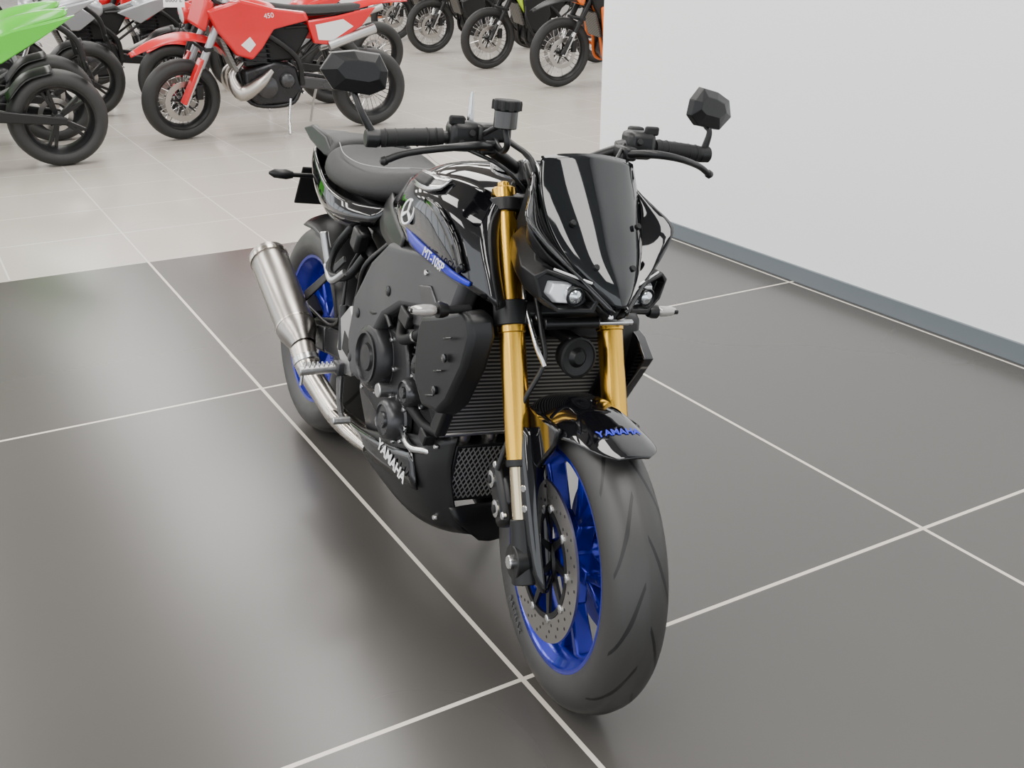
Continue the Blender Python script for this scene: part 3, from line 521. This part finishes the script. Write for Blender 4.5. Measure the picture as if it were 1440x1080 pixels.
# ---------- swingarm, rear wheel
AX=-1.405
wheel(mc,"rear",T((AX,0,.317)),.317,.095,.218,TYR,BLUE,'cast',dict(sides=(-1,),y=.085,r=.11),seg=96)
for sg in(-1,1):
    mc.beam("swingarm_main_%d"%(sg+1),(-.80,sg*.10,.42),(-1.10,sg*.135,.385),(.04,.085),(.035,.075),ENG2,bev=.01)
    mc.beam("swingarm_rear_%d"%(sg+1),(-1.09,sg*.135,.385),(-1.43,sg*.135,.322),(.035,.075),(.032,.055),ENG2,bev=.01)
    mc.beam("swingarm_brace_%d"%(sg+1),(-.84,sg*.11,.50),(-1.20,sg*.135,.40),(.03,.04),(.03,.03),SATIN,bev=.008)
mc.cyl("rear_axle",(AX,-.165,.317),(AX,.165,.317),.013,STEEL)
mc.cyl("rear_axle_nut",(AX,-.17,.317),(AX,-.145,.317),.022,ALU)
mc.box("rear_caliper",(-1.29,-.125,.41),(.09,.045,.05),SATIN,rot=(0,20,0),bev=.008)
mc.lathe("sprocket",[(-.004,.08),(-.004,.10),(.004,.10),(.004,.08)],(AX,.105,.317),(0,1,0),STEEL,closed=True)
for z in(.095,-.095): mc.beam("drive_chain",(AX,.105,.317+z),(-.80,.105,.42+z*.4),(.012,.012),(.012,.012),ENG2,bev=0)
rows=[]
for a in(-12,8,28,48,70):
    an=rad(a); rows.append([(AX+math.sin(an)*(.342-.035*abs(t)**3),.108*t,.317+math.cos(an)*(.342-.035*abs(t)**3)) for t in(-1,-.8,-.4,0,.4,.8,1)])
mc.skin("rear_hugger",rows,SATIN,k=3,kc=4,sol=.005)
mc.cyl("shock_body",(-.86,0,.40),(-.90,0,.66),.03,SATIN)
mc.tube("shock_spring",[(-.86+.038*math.cos(i*.8)-.0015*i*.5,.038*math.sin(i*.8),.42+.0052*i) for i in range(42)],.006,BLUE,k=2)
for sg in(-1,1):
    mc.cyl("rider_peg_%d"%(sg+1),(-.885,sg*.19,.378),(-.885,sg*.285,.372),.012,ALU)
    mc.bolts("rider_peg_teeth_%d"%(sg+1),[(-.885+dx,sg*(.20+.012*i),.388) for i in range(7) for dx in(-.006,.006)],(0,0,1),.0025,STEEL,h=.006)
    mc.box("peg_knuckle_%d"%(sg+1),(-.875,sg*.18,.382),(.035,.03,.035),ENG2)
    mc.tube("peg_feeler_%d"%(sg+1),[(-.885,sg*.275,.372),(-.885,sg*.277,.335)],.004,STEEL)
    mc.tube("pillion_hanger_%d"%(sg+1),[(-1.0,sg*.135,.72),(-1.055,sg*.16,.64),(-1.03,sg*.175,.585),(-.955,sg*.155,.60),(-.92,sg*.13,.66)],.011,SATIN)
    mc.cyl("pillion_peg_%d"%(sg+1),(-1.055,sg*.17,.60),(-1.075,sg*.185,.685),.011,ALU)
    mc.tube("pillion_bracket_%d"%(sg+1),[(-1.06,sg*.175,.60),(-1.0,sg*.18,.575),(-.95,sg*.165,.61)],.009,ALU)
mc.tube("brake_pedal",[(-.86,-.185,.36),(-.80,-.205,.325),(-.74,-.22,.31),(-.705,-.225,.31)],[.009,.008,.007,.007],ENG2)
mc.cyl("brake_pedal_pad",(-.705,-.21,.31),(-.705,-.255,.31),.009,ALU)
mc.tube("gear_lever",[(-.86,.185,.36),(-.78,.205,.33),(-.70,.22,.33)],.008,ALU)
mc.cyl("rear_master_cylinder",(-.90,-.17,.42),(-.93,-.165,.53),.013,SATIN)
mc.tube("side_stand",[(-.74,.12,.24),(-.73,.19,.15),(-.72,.285,.062)],[.014,.012,.012],SATIN)
mc.cyl("side_stand_foot",(-.72,.288,.0508),(-.72,.283,.062),.026,SATIN)
# ================================================================= BACKGROUND BIKES
def bike(name,x,y,head,kind,c1,c2,steer=0,lean=8,rim=None,prop=False):
    b=Bld(name,T((x,y,.001))@RZ(head)@RX(-lean)); rim=rim or SATIN
    wb={'moto':1.48,'adv':1.52,'sport':1.40,'naked':1.42}[kind]
    RF={'moto':.30,'adv':.345,'sport':.30,'naked':.30}[kind]; RR={'moto':.305,'adv':.325,'sport':.315,'naked':.315}[kind]
    fw_,rw_={'moto':(.06,.075),'adv':(.045,.07),'sport':(.06,.09),'naked':(.06,.09)}[kind]
    st={'moto':'wire','adv':'wire','sport':'five','naked':'five'}[kind]
    rk=.50 if kind in('moto','adv') else .45
    S=T((.1,0,0))@Matrix.Rotation(rad(steer),4,V(-rk,0,1).normalized())@T((-.1,0,0))
    wheel(b,"front",S@T((0,0,RF)),RF,fw_,RF-.082 if kind!='adv' else RF-.07,TYB,rim,st,dict(sides=(-1,1),y=.06,r=.15),seg=48)
    wheel(b,"rear",T((-wb,0,RR)),RR,rw_,RR-.09,TYB,rim,st,dict(sides=(-1,),y=.08,r=.11),seg=48)
    F=lambda z,yy,dx=0: V(-rk*(z-RF)+dx,yy,z)
    top=1.02 if kind in('moto','adv') else .92
    for sg in(-1,1):
        b.cyl("fork_lower",F(RF-.02,sg*.095),F(.60,sg*.095),.022,STEEL,M=S,seg=16)
        b.cyl("fork_upper",F(.55,sg*.095),F(top,sg*.095),.028,SATIN if kind!='moto' else SILV,M=S,seg=16)
        if kind=='moto': b.beam("fork_guard",F(RF,sg*.11,.03),F(.62,sg*.11,.03),(.07,.03),(.06,.03),c1,M=S,bev=.008)
        if kind=='adv': b.beam("fork_guard",F(RF,sg*.11,.03),F(.52,sg*.11,.03),(.06,.02),(.05,.02),SATIN,M=S)
        b.box("caliper",F(RF+.07,sg*.09,-.07),(.05,.04,.11),SATIN if kind!='naked' else STEEL,M=S)
    b.box("triple_lower",F(.68,0),(.07,.25,.03),SATIN,M=S); b.box("triple_upper",F(top-.03,0),(.07,.25,.03),SATIN,M=S)
    hb=[F(top,0,-.02)+V(0,0,.03),F(top,-.08,-.02)+V(0,0,.04),F(top,-.2,-.04)+V(0,0,.11),F(top,-.40,-.10)+V(0,0,.11)]
    if kind=='sport': hb=[F(top,-.1,-.02),F(top,-.2,-.05),F(top,-.34,-.12)-V(0,0,.03)]
    b.tube("handlebar",hb,.012,SATIN,mir=True,M=S)
    b.tube("grip",[hb[-2].lerp(hb[-1],.5),hb[-2].lerp(hb[-1],.75),hb[-1]],.018,MATTE,mir=True,M=S)
    b.tube("lever",[hb[-2]+V(.05,0,0),hb[-2].lerp(hb[-1],.6)+V(.07,0,0),hb[-1]+V(.05,0,-.01)],.006,STEEL,mir=True,M=S)
    b.tube("brake_hose",[F(top,-.05,.03),F(.8,-.09,.07),F(.6,-.12,.05),F(RF+.1,-.12,-.03)],.005,SATIN,M=S)
    fc=SATIN if kind in('sport','moto') else c2
    b.tube("frame_main",[(-.34,-.06,top-.12),(-.55,-.12,.82),(-.85,-.14,.60),(-.90,-.12,.38)],.022,fc,mir=True)
    b.tube("frame_down",[(-.32,-.04,.80),(-.42,-.07,.50),(-.50,-.10,.26),(-.80,-.12,.24),(-.90,-.11,.38)],.016,fc,mir=True)
    b.tube("subframe",[(-.80,-.09,.80),(-1.1,-.10,.82),(-1.4,-.08,.88)],.012,SATIN,mir=True); b.tube("subframe_strut",[(-.88,-.1,.55),(-1.1,-.1,.70),(-1.3,-.09,.85)],.011,SATIN,mir=True)
    b.beam("swingarm",(-.88,.11,.40),(-wb-.04,.12,RR),(.035,.09),(.03,.05),SATIN if kind!='moto' else ENG2,mir=True,bev=.01)
    b.prism("crankcase",[(-.46,.50),(-.46,.32),(-.55,.24),(-.80,.24),(-.90,.34),(-.86,.52),(-.70,.56)],-.13,.13,ENG,bev=.02)
    b.prism("cylinder",[(-.44,.78),(-.48,.52),(-.66,.54),(-.64,.78)],-.09,.09,ENG,bev=.015)
    b.prism("airbox",[(-.62,.80),(-.66,.55),(-.86,.56),(-1.0,.78),(-.90,.86)],-.09,.09,MATTE,bev=.02)
    for i in range(5): b.box("cylinder_fin",(-.56,0,.56+i*.035),(.23,.21,.010),ENG,rot=(0,-6,0),bev=.002)
    for px,pz,pr in((-.62,.38,.085),(-.78,.42,.06)):
        b.lathe("engine_cover",[(0,pr),(.03,pr*.95),(.045,pr*.7),(.05,0)],(px,.12,pz),(0,1,0),ENG2,mir=True)
    b.box("radiator",(-.36,0,.62),(.03,.24,.26),FINS,rot=(0,22,0))
    b.cyl("peg",(-.88,.13,.34),(-.88,.24,.34),.012,STEEL,mir=True)
    b.tube("side_stand",[(-.80,.12,.28),(-.76,.2,.13),(-.74,.27,.045)],.011,STEEL)
    if prop:
        b.tube("prop_stand",[(-1.10,-.12,.36),(-1.08,-.19,.20),(-1.06,-.25,.004)],.010,ALU)
    def rg(x,zt,w,zb):
        h=[(0,zt),(.6*w,zt-.008),(w,zt-.06),(w*.95,(zt+zb)/2),(w*.7,zb)]; return [(x,yy,z) for yy,z in h]+[(x,-yy,z) for yy,z in reversed(h[1:])]
    if kind in('moto','adv'):
        adv=kind=='adv'
        b.loft("tank",[rg(-.36,.98,.08,.80),rg(-.48,1.02,.13,.76),rg(-.65,1.0,.12,.76),rg(-.80,.94,.08,.80)],c1 if not adv else c2,sub=2)
        b.prism("radiator_shroud",[(-.20,.95),(-.27,.80),(-.40,.62),(-.52,.58),(-.60,.66),(-.70,.80),(-.98,.86),(-.95,.92),(-.72,.95),(-.45,1.02)],.12,.165,c1,bev=.012,k=.94,mir=True)
        b.prism("shroud_insert",[(-.44,.70),(-.50,.645),(-.55,.70),(-.51,.755)],.160,.168,WPLAST if not adv else SATIN,bev=.002,mir=True)
        b.loft("seat",[rg(-.68,.99,.07,.90),rg(-.80,.955,.09,.87),rg(-1.05,.945,.11,.86),rg(-1.35,.955,.10,.89),rg(-1.5,.965,.07,.92)],SEAT,sub=2)
        b.prism("side_number_panel",[(-.95,.85),(-1.20,.88),(-1.52,.94),(-1.40,.80),(-1.15,.66),(-1.0,.68)],.105,.135,c1 if not adv else SATIN,bev=.01,k=.95,mir=True)
        b.prism("number_decal",[(-1.02,.82),(-1.24,.855),(-1.32,.80),(-1.15,.70),(-1.04,.71)],.134,.137,WPLAST if not adv else SATIN,bev=.001,mir=True)
        b.skin("rear_mudguard",[[(-1.30,-.07,.90),(-1.30,0,.94),(-1.30,.07,.90)],[(-1.55,-.07,.95),(-1.55,0,.99),(-1.55,.07,.95)],[(-1.80,-.05,.96),(-1.80,0,.98),(-1.80,.05,.96)]],c1 if not adv else SATIN,k=3,kc=4)
        zf=.70 if kind=='moto' else .80
        b.skin("front_mudguard",[[(.36,-.035,zf-.05),(.36,0,zf-.03),(.36,.035,zf-.05)],[(.18,-.07,zf+.02),(.18,0,zf+.055),(.18,.07,zf+.02)],[(-.04,-.085,zf+.05),(-.04,0,zf+.09),(-.04,.085,zf+.05)],[(-.28,-.07,zf-.02),(-.26,0,zf+.03),(-.28,.07,zf-.02)],[(-.36,-.06,zf-.12),(-.34,0,zf-.08),(-.36,.06,zf-.12)]],c1 if not adv else SATIN,k=4,kc=4,M=S)
        b.prism("headlamp_plate",[(-.20,1.06),(-.12,.84),(-.18,.80),(-.26,1.0)],-.11,.11,c1 if not adv else c2,bev=.02,M=S)
        if adv:
            b.prism("tank_guard",[(-.34,.80),(-.40,.48),(-.60,.40),(-.72,.62),(-.66,.84)],.15,.20,c2,bev=.02,mir=True)
            b.skin("tall_screen",[[(-.16,-.12,1.0),(-.12,0,1.0),(-.16,.12,1.0)],[(-.30,-.1,1.3),(-.27,0,1.32),(-.30,.1,1.3)]],SCREEN,k=4,kc=4)
            b.box("luggage_rack",(-1.5,0,1.0),(.30,.22,.02),SATIN)
            b.tube("crash_bar",[(-.40,-.14,.80),(-.36,-.24,.60),(-.50,-.24,.38),(-.66,-.16,.34)],.013,c2 if c2 is ORANGE else SATIN,mir=True)
        else:
            for sg,nm in((1,"left"),(-1,"right")):
                b.tube("expansion_chamber_"+nm,[(-.46,sg*.06,.56),(-.37,sg*.10,.46),(-.42,sg*.16,.35),(-.56,sg*.18,.42),(-.66,sg*.15,.50)],[.020,.032,.060,.045,.022],TITAN,n=20)
            b.cyl("silencer",(-1.12,.13,.66),(-1.50,.12,.78),.036,ALU); b.cyl("silencer_r",(-1.12,-.13,.62),(-1.52,-.13,.72),.040,ALU)
            b.text("shroud_lettering","450",(-.66,-.167,.90),(1,0,.1),(0,-1,0),.05,WPLAST)
            b.text("shroud_lettering_l","450",(-.66,.167,.90),(-1,0,.1),(0,1,0),.05,WPLAST)
    else:
        sp=kind=='sport'
        b.loft("tank",[rg(-.36,.94,.10,.74),rg(-.50,1.0,.17,.72),rg(-.68,.96,.16,.72),rg(-.82,.86,.10,.74)],c1,sub=2)
        b.loft("seat",[rg(-.80,.86,.09,.77),rg(-.95,.83,.13,.76),rg(-1.08,.85,.12,.78),rg(-1.12,.90,.10,.8)],SEAT,sub=2)
        b.loft("tail",[rg(-1.05,.90,.13,.76),rg(-1.20,.965,.12,.80),rg(-1.40,1.0,.08,.88),rg(-1.56,1.01,.03,.96)],c1,sub=2)
        b.prism("tail_side",[(-.90,.80),(-1.10,.70),(-1.35,.84),(-1.58,.98),(-1.2,.90)],.10,.135,c1,bev=.01,mir=True)
        b.tube("plate_hanger",[(-1.45,0,.92),(-1.58,0,.80),(-1.62,0,.62)],.02,SATIN); b.box("plate",(-1.63,0,.62),(.01,.18,.12),SATIN,rot=(0,15,0))
        b.skin("front_mudguard",[[(math.sin(rad(a))*.33,yy*w,.30+math.cos(rad(a))*(.335-.03*abs(yy))) for yy in(-1,-.5,0,.5,1)] for a,w in((-45,.06),(-20,.075),(10,.075),(40,.05))],c1,k=3,kc=4,M=S)
        b.cyl("silencer",(-.95,-.17,.34),(-1.32,-.20,.50),.055,TITAN if not sp else SATIN)
        b.skin("rear_hugger",[[(-wb+math.sin(rad(a))*.34,yy*.1,RR+math.cos(rad(a))*.34-.03*abs(yy)) for yy in(-1,0,1)] for a in(0,30,60)],SATIN,k=4,kc=4)
        if sp:
            b.prism("side_fairing",[(-.02,.90),(-.18,.62),(-.30,.42),(-.45,.22),(-.92,.24),(-.70,.44),(-.62,.70),(-.42,.86),(-.22,1.0)],.15,.20,c1,bev=.02,k=.93,mir=True)
            b.prism("side_fairing_insert",[(-.45,.60),(-.40,.40),(-.80,.28),(-.60,.50)],.20,.205,SATIN,bev=.003,mir=True)
            b.loft("nose",[rg(-.30,1.02,.15,.78),rg(-.12,.98,.14,.74),rg(.05,.88,.08,.74),rg(.10,.84,.04,.77)],c1,sub=2)
            b.skin("screen",[[(-.02,-.09,.94),(.02,0,.95),(-.02,.09,.94)],[(-.26,-.10,1.09),(-.22,0,1.13),(-.26,.10,1.09)]],SCREEN,k=4,kc=4)
        else:
            b.lathe("headlamp",[(-.1,0),(-.09,.05),(-.03,.085),(.02,.09),(.03,.085),(.035,0)],(-.14,0,.84),(1,0,-.1),c1)
            b.lathe("headlamp_lens",[(0,.08),(.012,.05),(.016,0)],(-.108,0,.835),(1,0,-.1),GLASS)
            b.prism("tank_scoop",[(-.30,.88),(-.30,.68),(-.55,.66),(-.72,.78),(-.50,.92)],.13,.18,c1,bev=.015,mir=True)
    for sg in(-1,1):
        b.tube("mirror_stem",[F(top,sg*.22)+V(0,0,.10),F(top,sg*.26)+V(.02,0,.20)],.005,SATIN,M=S)
        b.lathe("mirror",[(-.01,0),(-.01,.045),(0,.05),(.012,.035),(.02,0)],F(top,sg*.27)+V(.02,0,.23),(1,0,0),SATIN,M=S,seg=20)
    return b
bike("motocross_bike",-6.86,.90,-93,'moto',RED,RED,steer=12,rim=SATIN,lean=5,prop=True)
bike("sport_bike",-6.28,-1.45,-90,'sport',GREEN,SATIN,lean=6)
bike("sport_bike",-7.30,-1.35,-90,'sport',GREEN,SATIN,lean=6)
bike("roadster_bike",-8.35,-.95,-90,'naked',SILV,SILV,lean=6)
bike("roadster_bike",-8.15,1.15,-90,'naked',RED,SATIN,lean=6)
bike("motocross_bike",-9.45,2.1,-90,'moto',WPLAST,SATIN,lean=5)
bike("roadster_bike",-9.40,.05,-90,'naked',SILV,SATIN,lean=6)
bike("roadster_bike",-10.55,.9,-90,'naked',RED,SATIN,lean=6)
bike("sport_bike",-10.45,-1.5,-90,'sport',SILV,SATIN,lean=6)
bike("adventure_bike",-8.05,5.0,-92,'adv',SATIN,ORANGE,lean=6,rim=SATIN)
bike("adventure_bike",-9.85,5.15,-92,'adv',YELG,SATIN,lean=6)
bike("adventure_bike",-11.9,5.4,-92,'adv',SATIN,SATIN,lean=6)
bike("adventure_bike",-13.8,5.7,-92,'adv',WPLAST,SATIN,lean=6)
bike("adventure_bike",-15.8,5.6,-92,'adv',SATIN,ORANGE,lean=6)
bike("roadster_bike",-12.6,2.2,-92,'naked',SILV,SATIN,lean=6)
bike("roadster_bike",-13.9,3.0,-92,'naked',SATIN,SATIN,lean=6)
bike("roadster_bike",-15.6,3.4,-92,'naked',RED,SATIN,lean=6)
pc=Bld("price_card",T((-7.05,.98,.985))@RZ(60)@RX(-12))
pc.box("card",(0,0,0),(.16,.004,.10),WPLAST,bev=.001); pc.text("card_lettering","8800 £",(0,-.003,0),(1,0,0),(0,-1,0),.045,HOLE)
# ================================================================= ROOM
def room(name,vs,fs,m,bev=0):
    me=D.meshes.new(name); me.from_pydata(vs,[],fs); me.materials.append(m); ob=D.objects.new(name,me); sc.collection.objects.link(ob); return ob
def rbox(name,x0,x1,y0,y1,z0,z1,m):
    return room(name,[(x,y,z) for x in(x0,x1) for y in(y0,y1) for z in(z0,z1)],[(0,1,3,2),(4,6,7,5),(0,4,5,1),(2,3,7,6),(0,2,6,4),(1,5,7,3)],m)
FM=D.materials.new("showroom_floor"); FM.use_nodes=True; nt=FM.node_tree; b=nt.nodes["Principled BSDF"]
tc=nt.nodes.new("ShaderNodeTexCoord"); s=nt.nodes.new("ShaderNodeSeparateXYZ"); nt.links.new(tc.outputs["Object"],s.inputs[0])
X,Y=s.outputs[0],s.outputs[1]
def line(v,off,pitch,w):
    fr=mth(nt,'FRACT',mth(nt,'ADD',mth(nt,'DIVIDE',mth(nt,'SUBTRACT',v,off),pitch),100.5)); return mth(nt,'LESS_THAN',mth(nt,'ABSOLUTE',mth(nt,'SUBTRACT',fr,.5)),w/2/pitch)
dark=mth(nt,'GREATER_THAN',X,-3.62)
gd=mth(nt,'MAXIMUM',line(X,-.12,1.745,.011),line(Y,-.077,1.2,.011))
gl=mth(nt,'MAXIMUM',line(X,-3.62,.6,.010),line(Y,-.077,.6,.008))
def mix(f,a,c):
    n=nt.nodes.new("ShaderNodeMix"); n.data_type='RGBA'
    for i,v in((0,f),(6,a),(7,c)):
        if isinstance(v,(tuple,float)): n.inputs[i].default_value=v
        else: nt.links.new(v,n.inputs[i])
    return n.outputs[2]
n1=nt.nodes.new("ShaderNodeTexNoise"); n1.inputs["Scale"].default_value=1.1; n1.inputs["Detail"].default_value=1; nt.links.new(tc.outputs["Object"],n1.inputs["Vector"])
dcol=mix(n1.outputs[0],(.060,.056,.052,1),(.070,.066,.061,1)); lcol=mix(n1.outputs[0],(.42,.385,.34,1),(.47,.435,.39,1))
dc=mix(gd,dcol,(.60,.55,.48,1)); lc=mix(gl,lcol,(.62,.60,.57,1)); nt.links.new(mix(dark,lc,dc),b.inputs["Base Color"])
rr=mth(nt,'ADD',mth(nt,'MULTIPLY',n1.outputs[0],.03),.255); nt.links.new(rr,b.inputs["Roughness"])
rbox("floor",-30,7,-10,14,-.1,0,FM)
WALL=mat("wall_paint",(.86,.875,.89),.6,bump=(90,.05)); SK=mat("skirting_grey",(.12,.14,.155),.45); CEIL=mat("ceiling_grey",(.40,.40,.40),.8); FR=mat("window_frame_alu",(.35,.36,.37),.4,.5)
rbox("wall_right",-3.43,6.9,2.36,2.50,0,4.2,WALL)
rbox("baseboard_right",-3.44,6.9,2.346,2.3595,0.001,.072,SK)
rbox("ceiling",-30,7,-10,14,4.2,4.35,CEIL)
rbox("wall_back",-29.9,-29.7,-10,14,0,4.2,WALL)
rbox("wall_far_right",-29.7,-3.5,13.8,14,0,4.2,WALL)
for lx in(-1.2,1.8,-4.6,-8.2,-12,-17,-23):
    for ly in(-6.5,-3.2,.6) if lx>-4 else (-6.0,-2.4,1.2,4.8,8.6):
        L=D.lights.new("ceiling_lamp",'AREA'); L.shape='RECTANGLE'; L.size=2.6; L.size_y=1.2; L.energy=118; L.color=(1,.975,.94)
        o=D.objects.new("ceiling_lamp",L); sc.collection.objects.link(o); o.location=(lx,ly,4.15)
i=0
for x in range(-29,8,3): i+=1; rbox("window_%d"%i,x-.04,x+.04,-9.98,-9.86,0,4.2,FR)
for y in range(-9,3,3): i+=1; rbox("window_%d"%i,6.86,6.98,y-.04,y+.04,0,4.2,FR)
rbox("trim_1",-30,7,-9.98,-9.86,.0,.12,FR); rbox("trim_2",6.86,6.98,-9.8,2.3,.0,.12,FR)
w=D.worlds.new("daylight"); sc.world=w; w.use_nodes=True; bg=w.node_tree.nodes["Background"]; bg.inputs[0].default_value=(.92,.96,1,1); bg.inputs[1].default_value=2.5
# ================================================================= CAMERA
cam=D.cameras.new("camera"); co=D.objects.new("camera",cam); sc.collection.objects.link(co)
cam.sensor_width=36; cam.lens=1470/1440*36; cam.clip_start=.05
co.location=(1.379,-.9638,1.40); co.rotation_euler=(rad(90-23.03),0,rad(60.1)); sc.camera=co
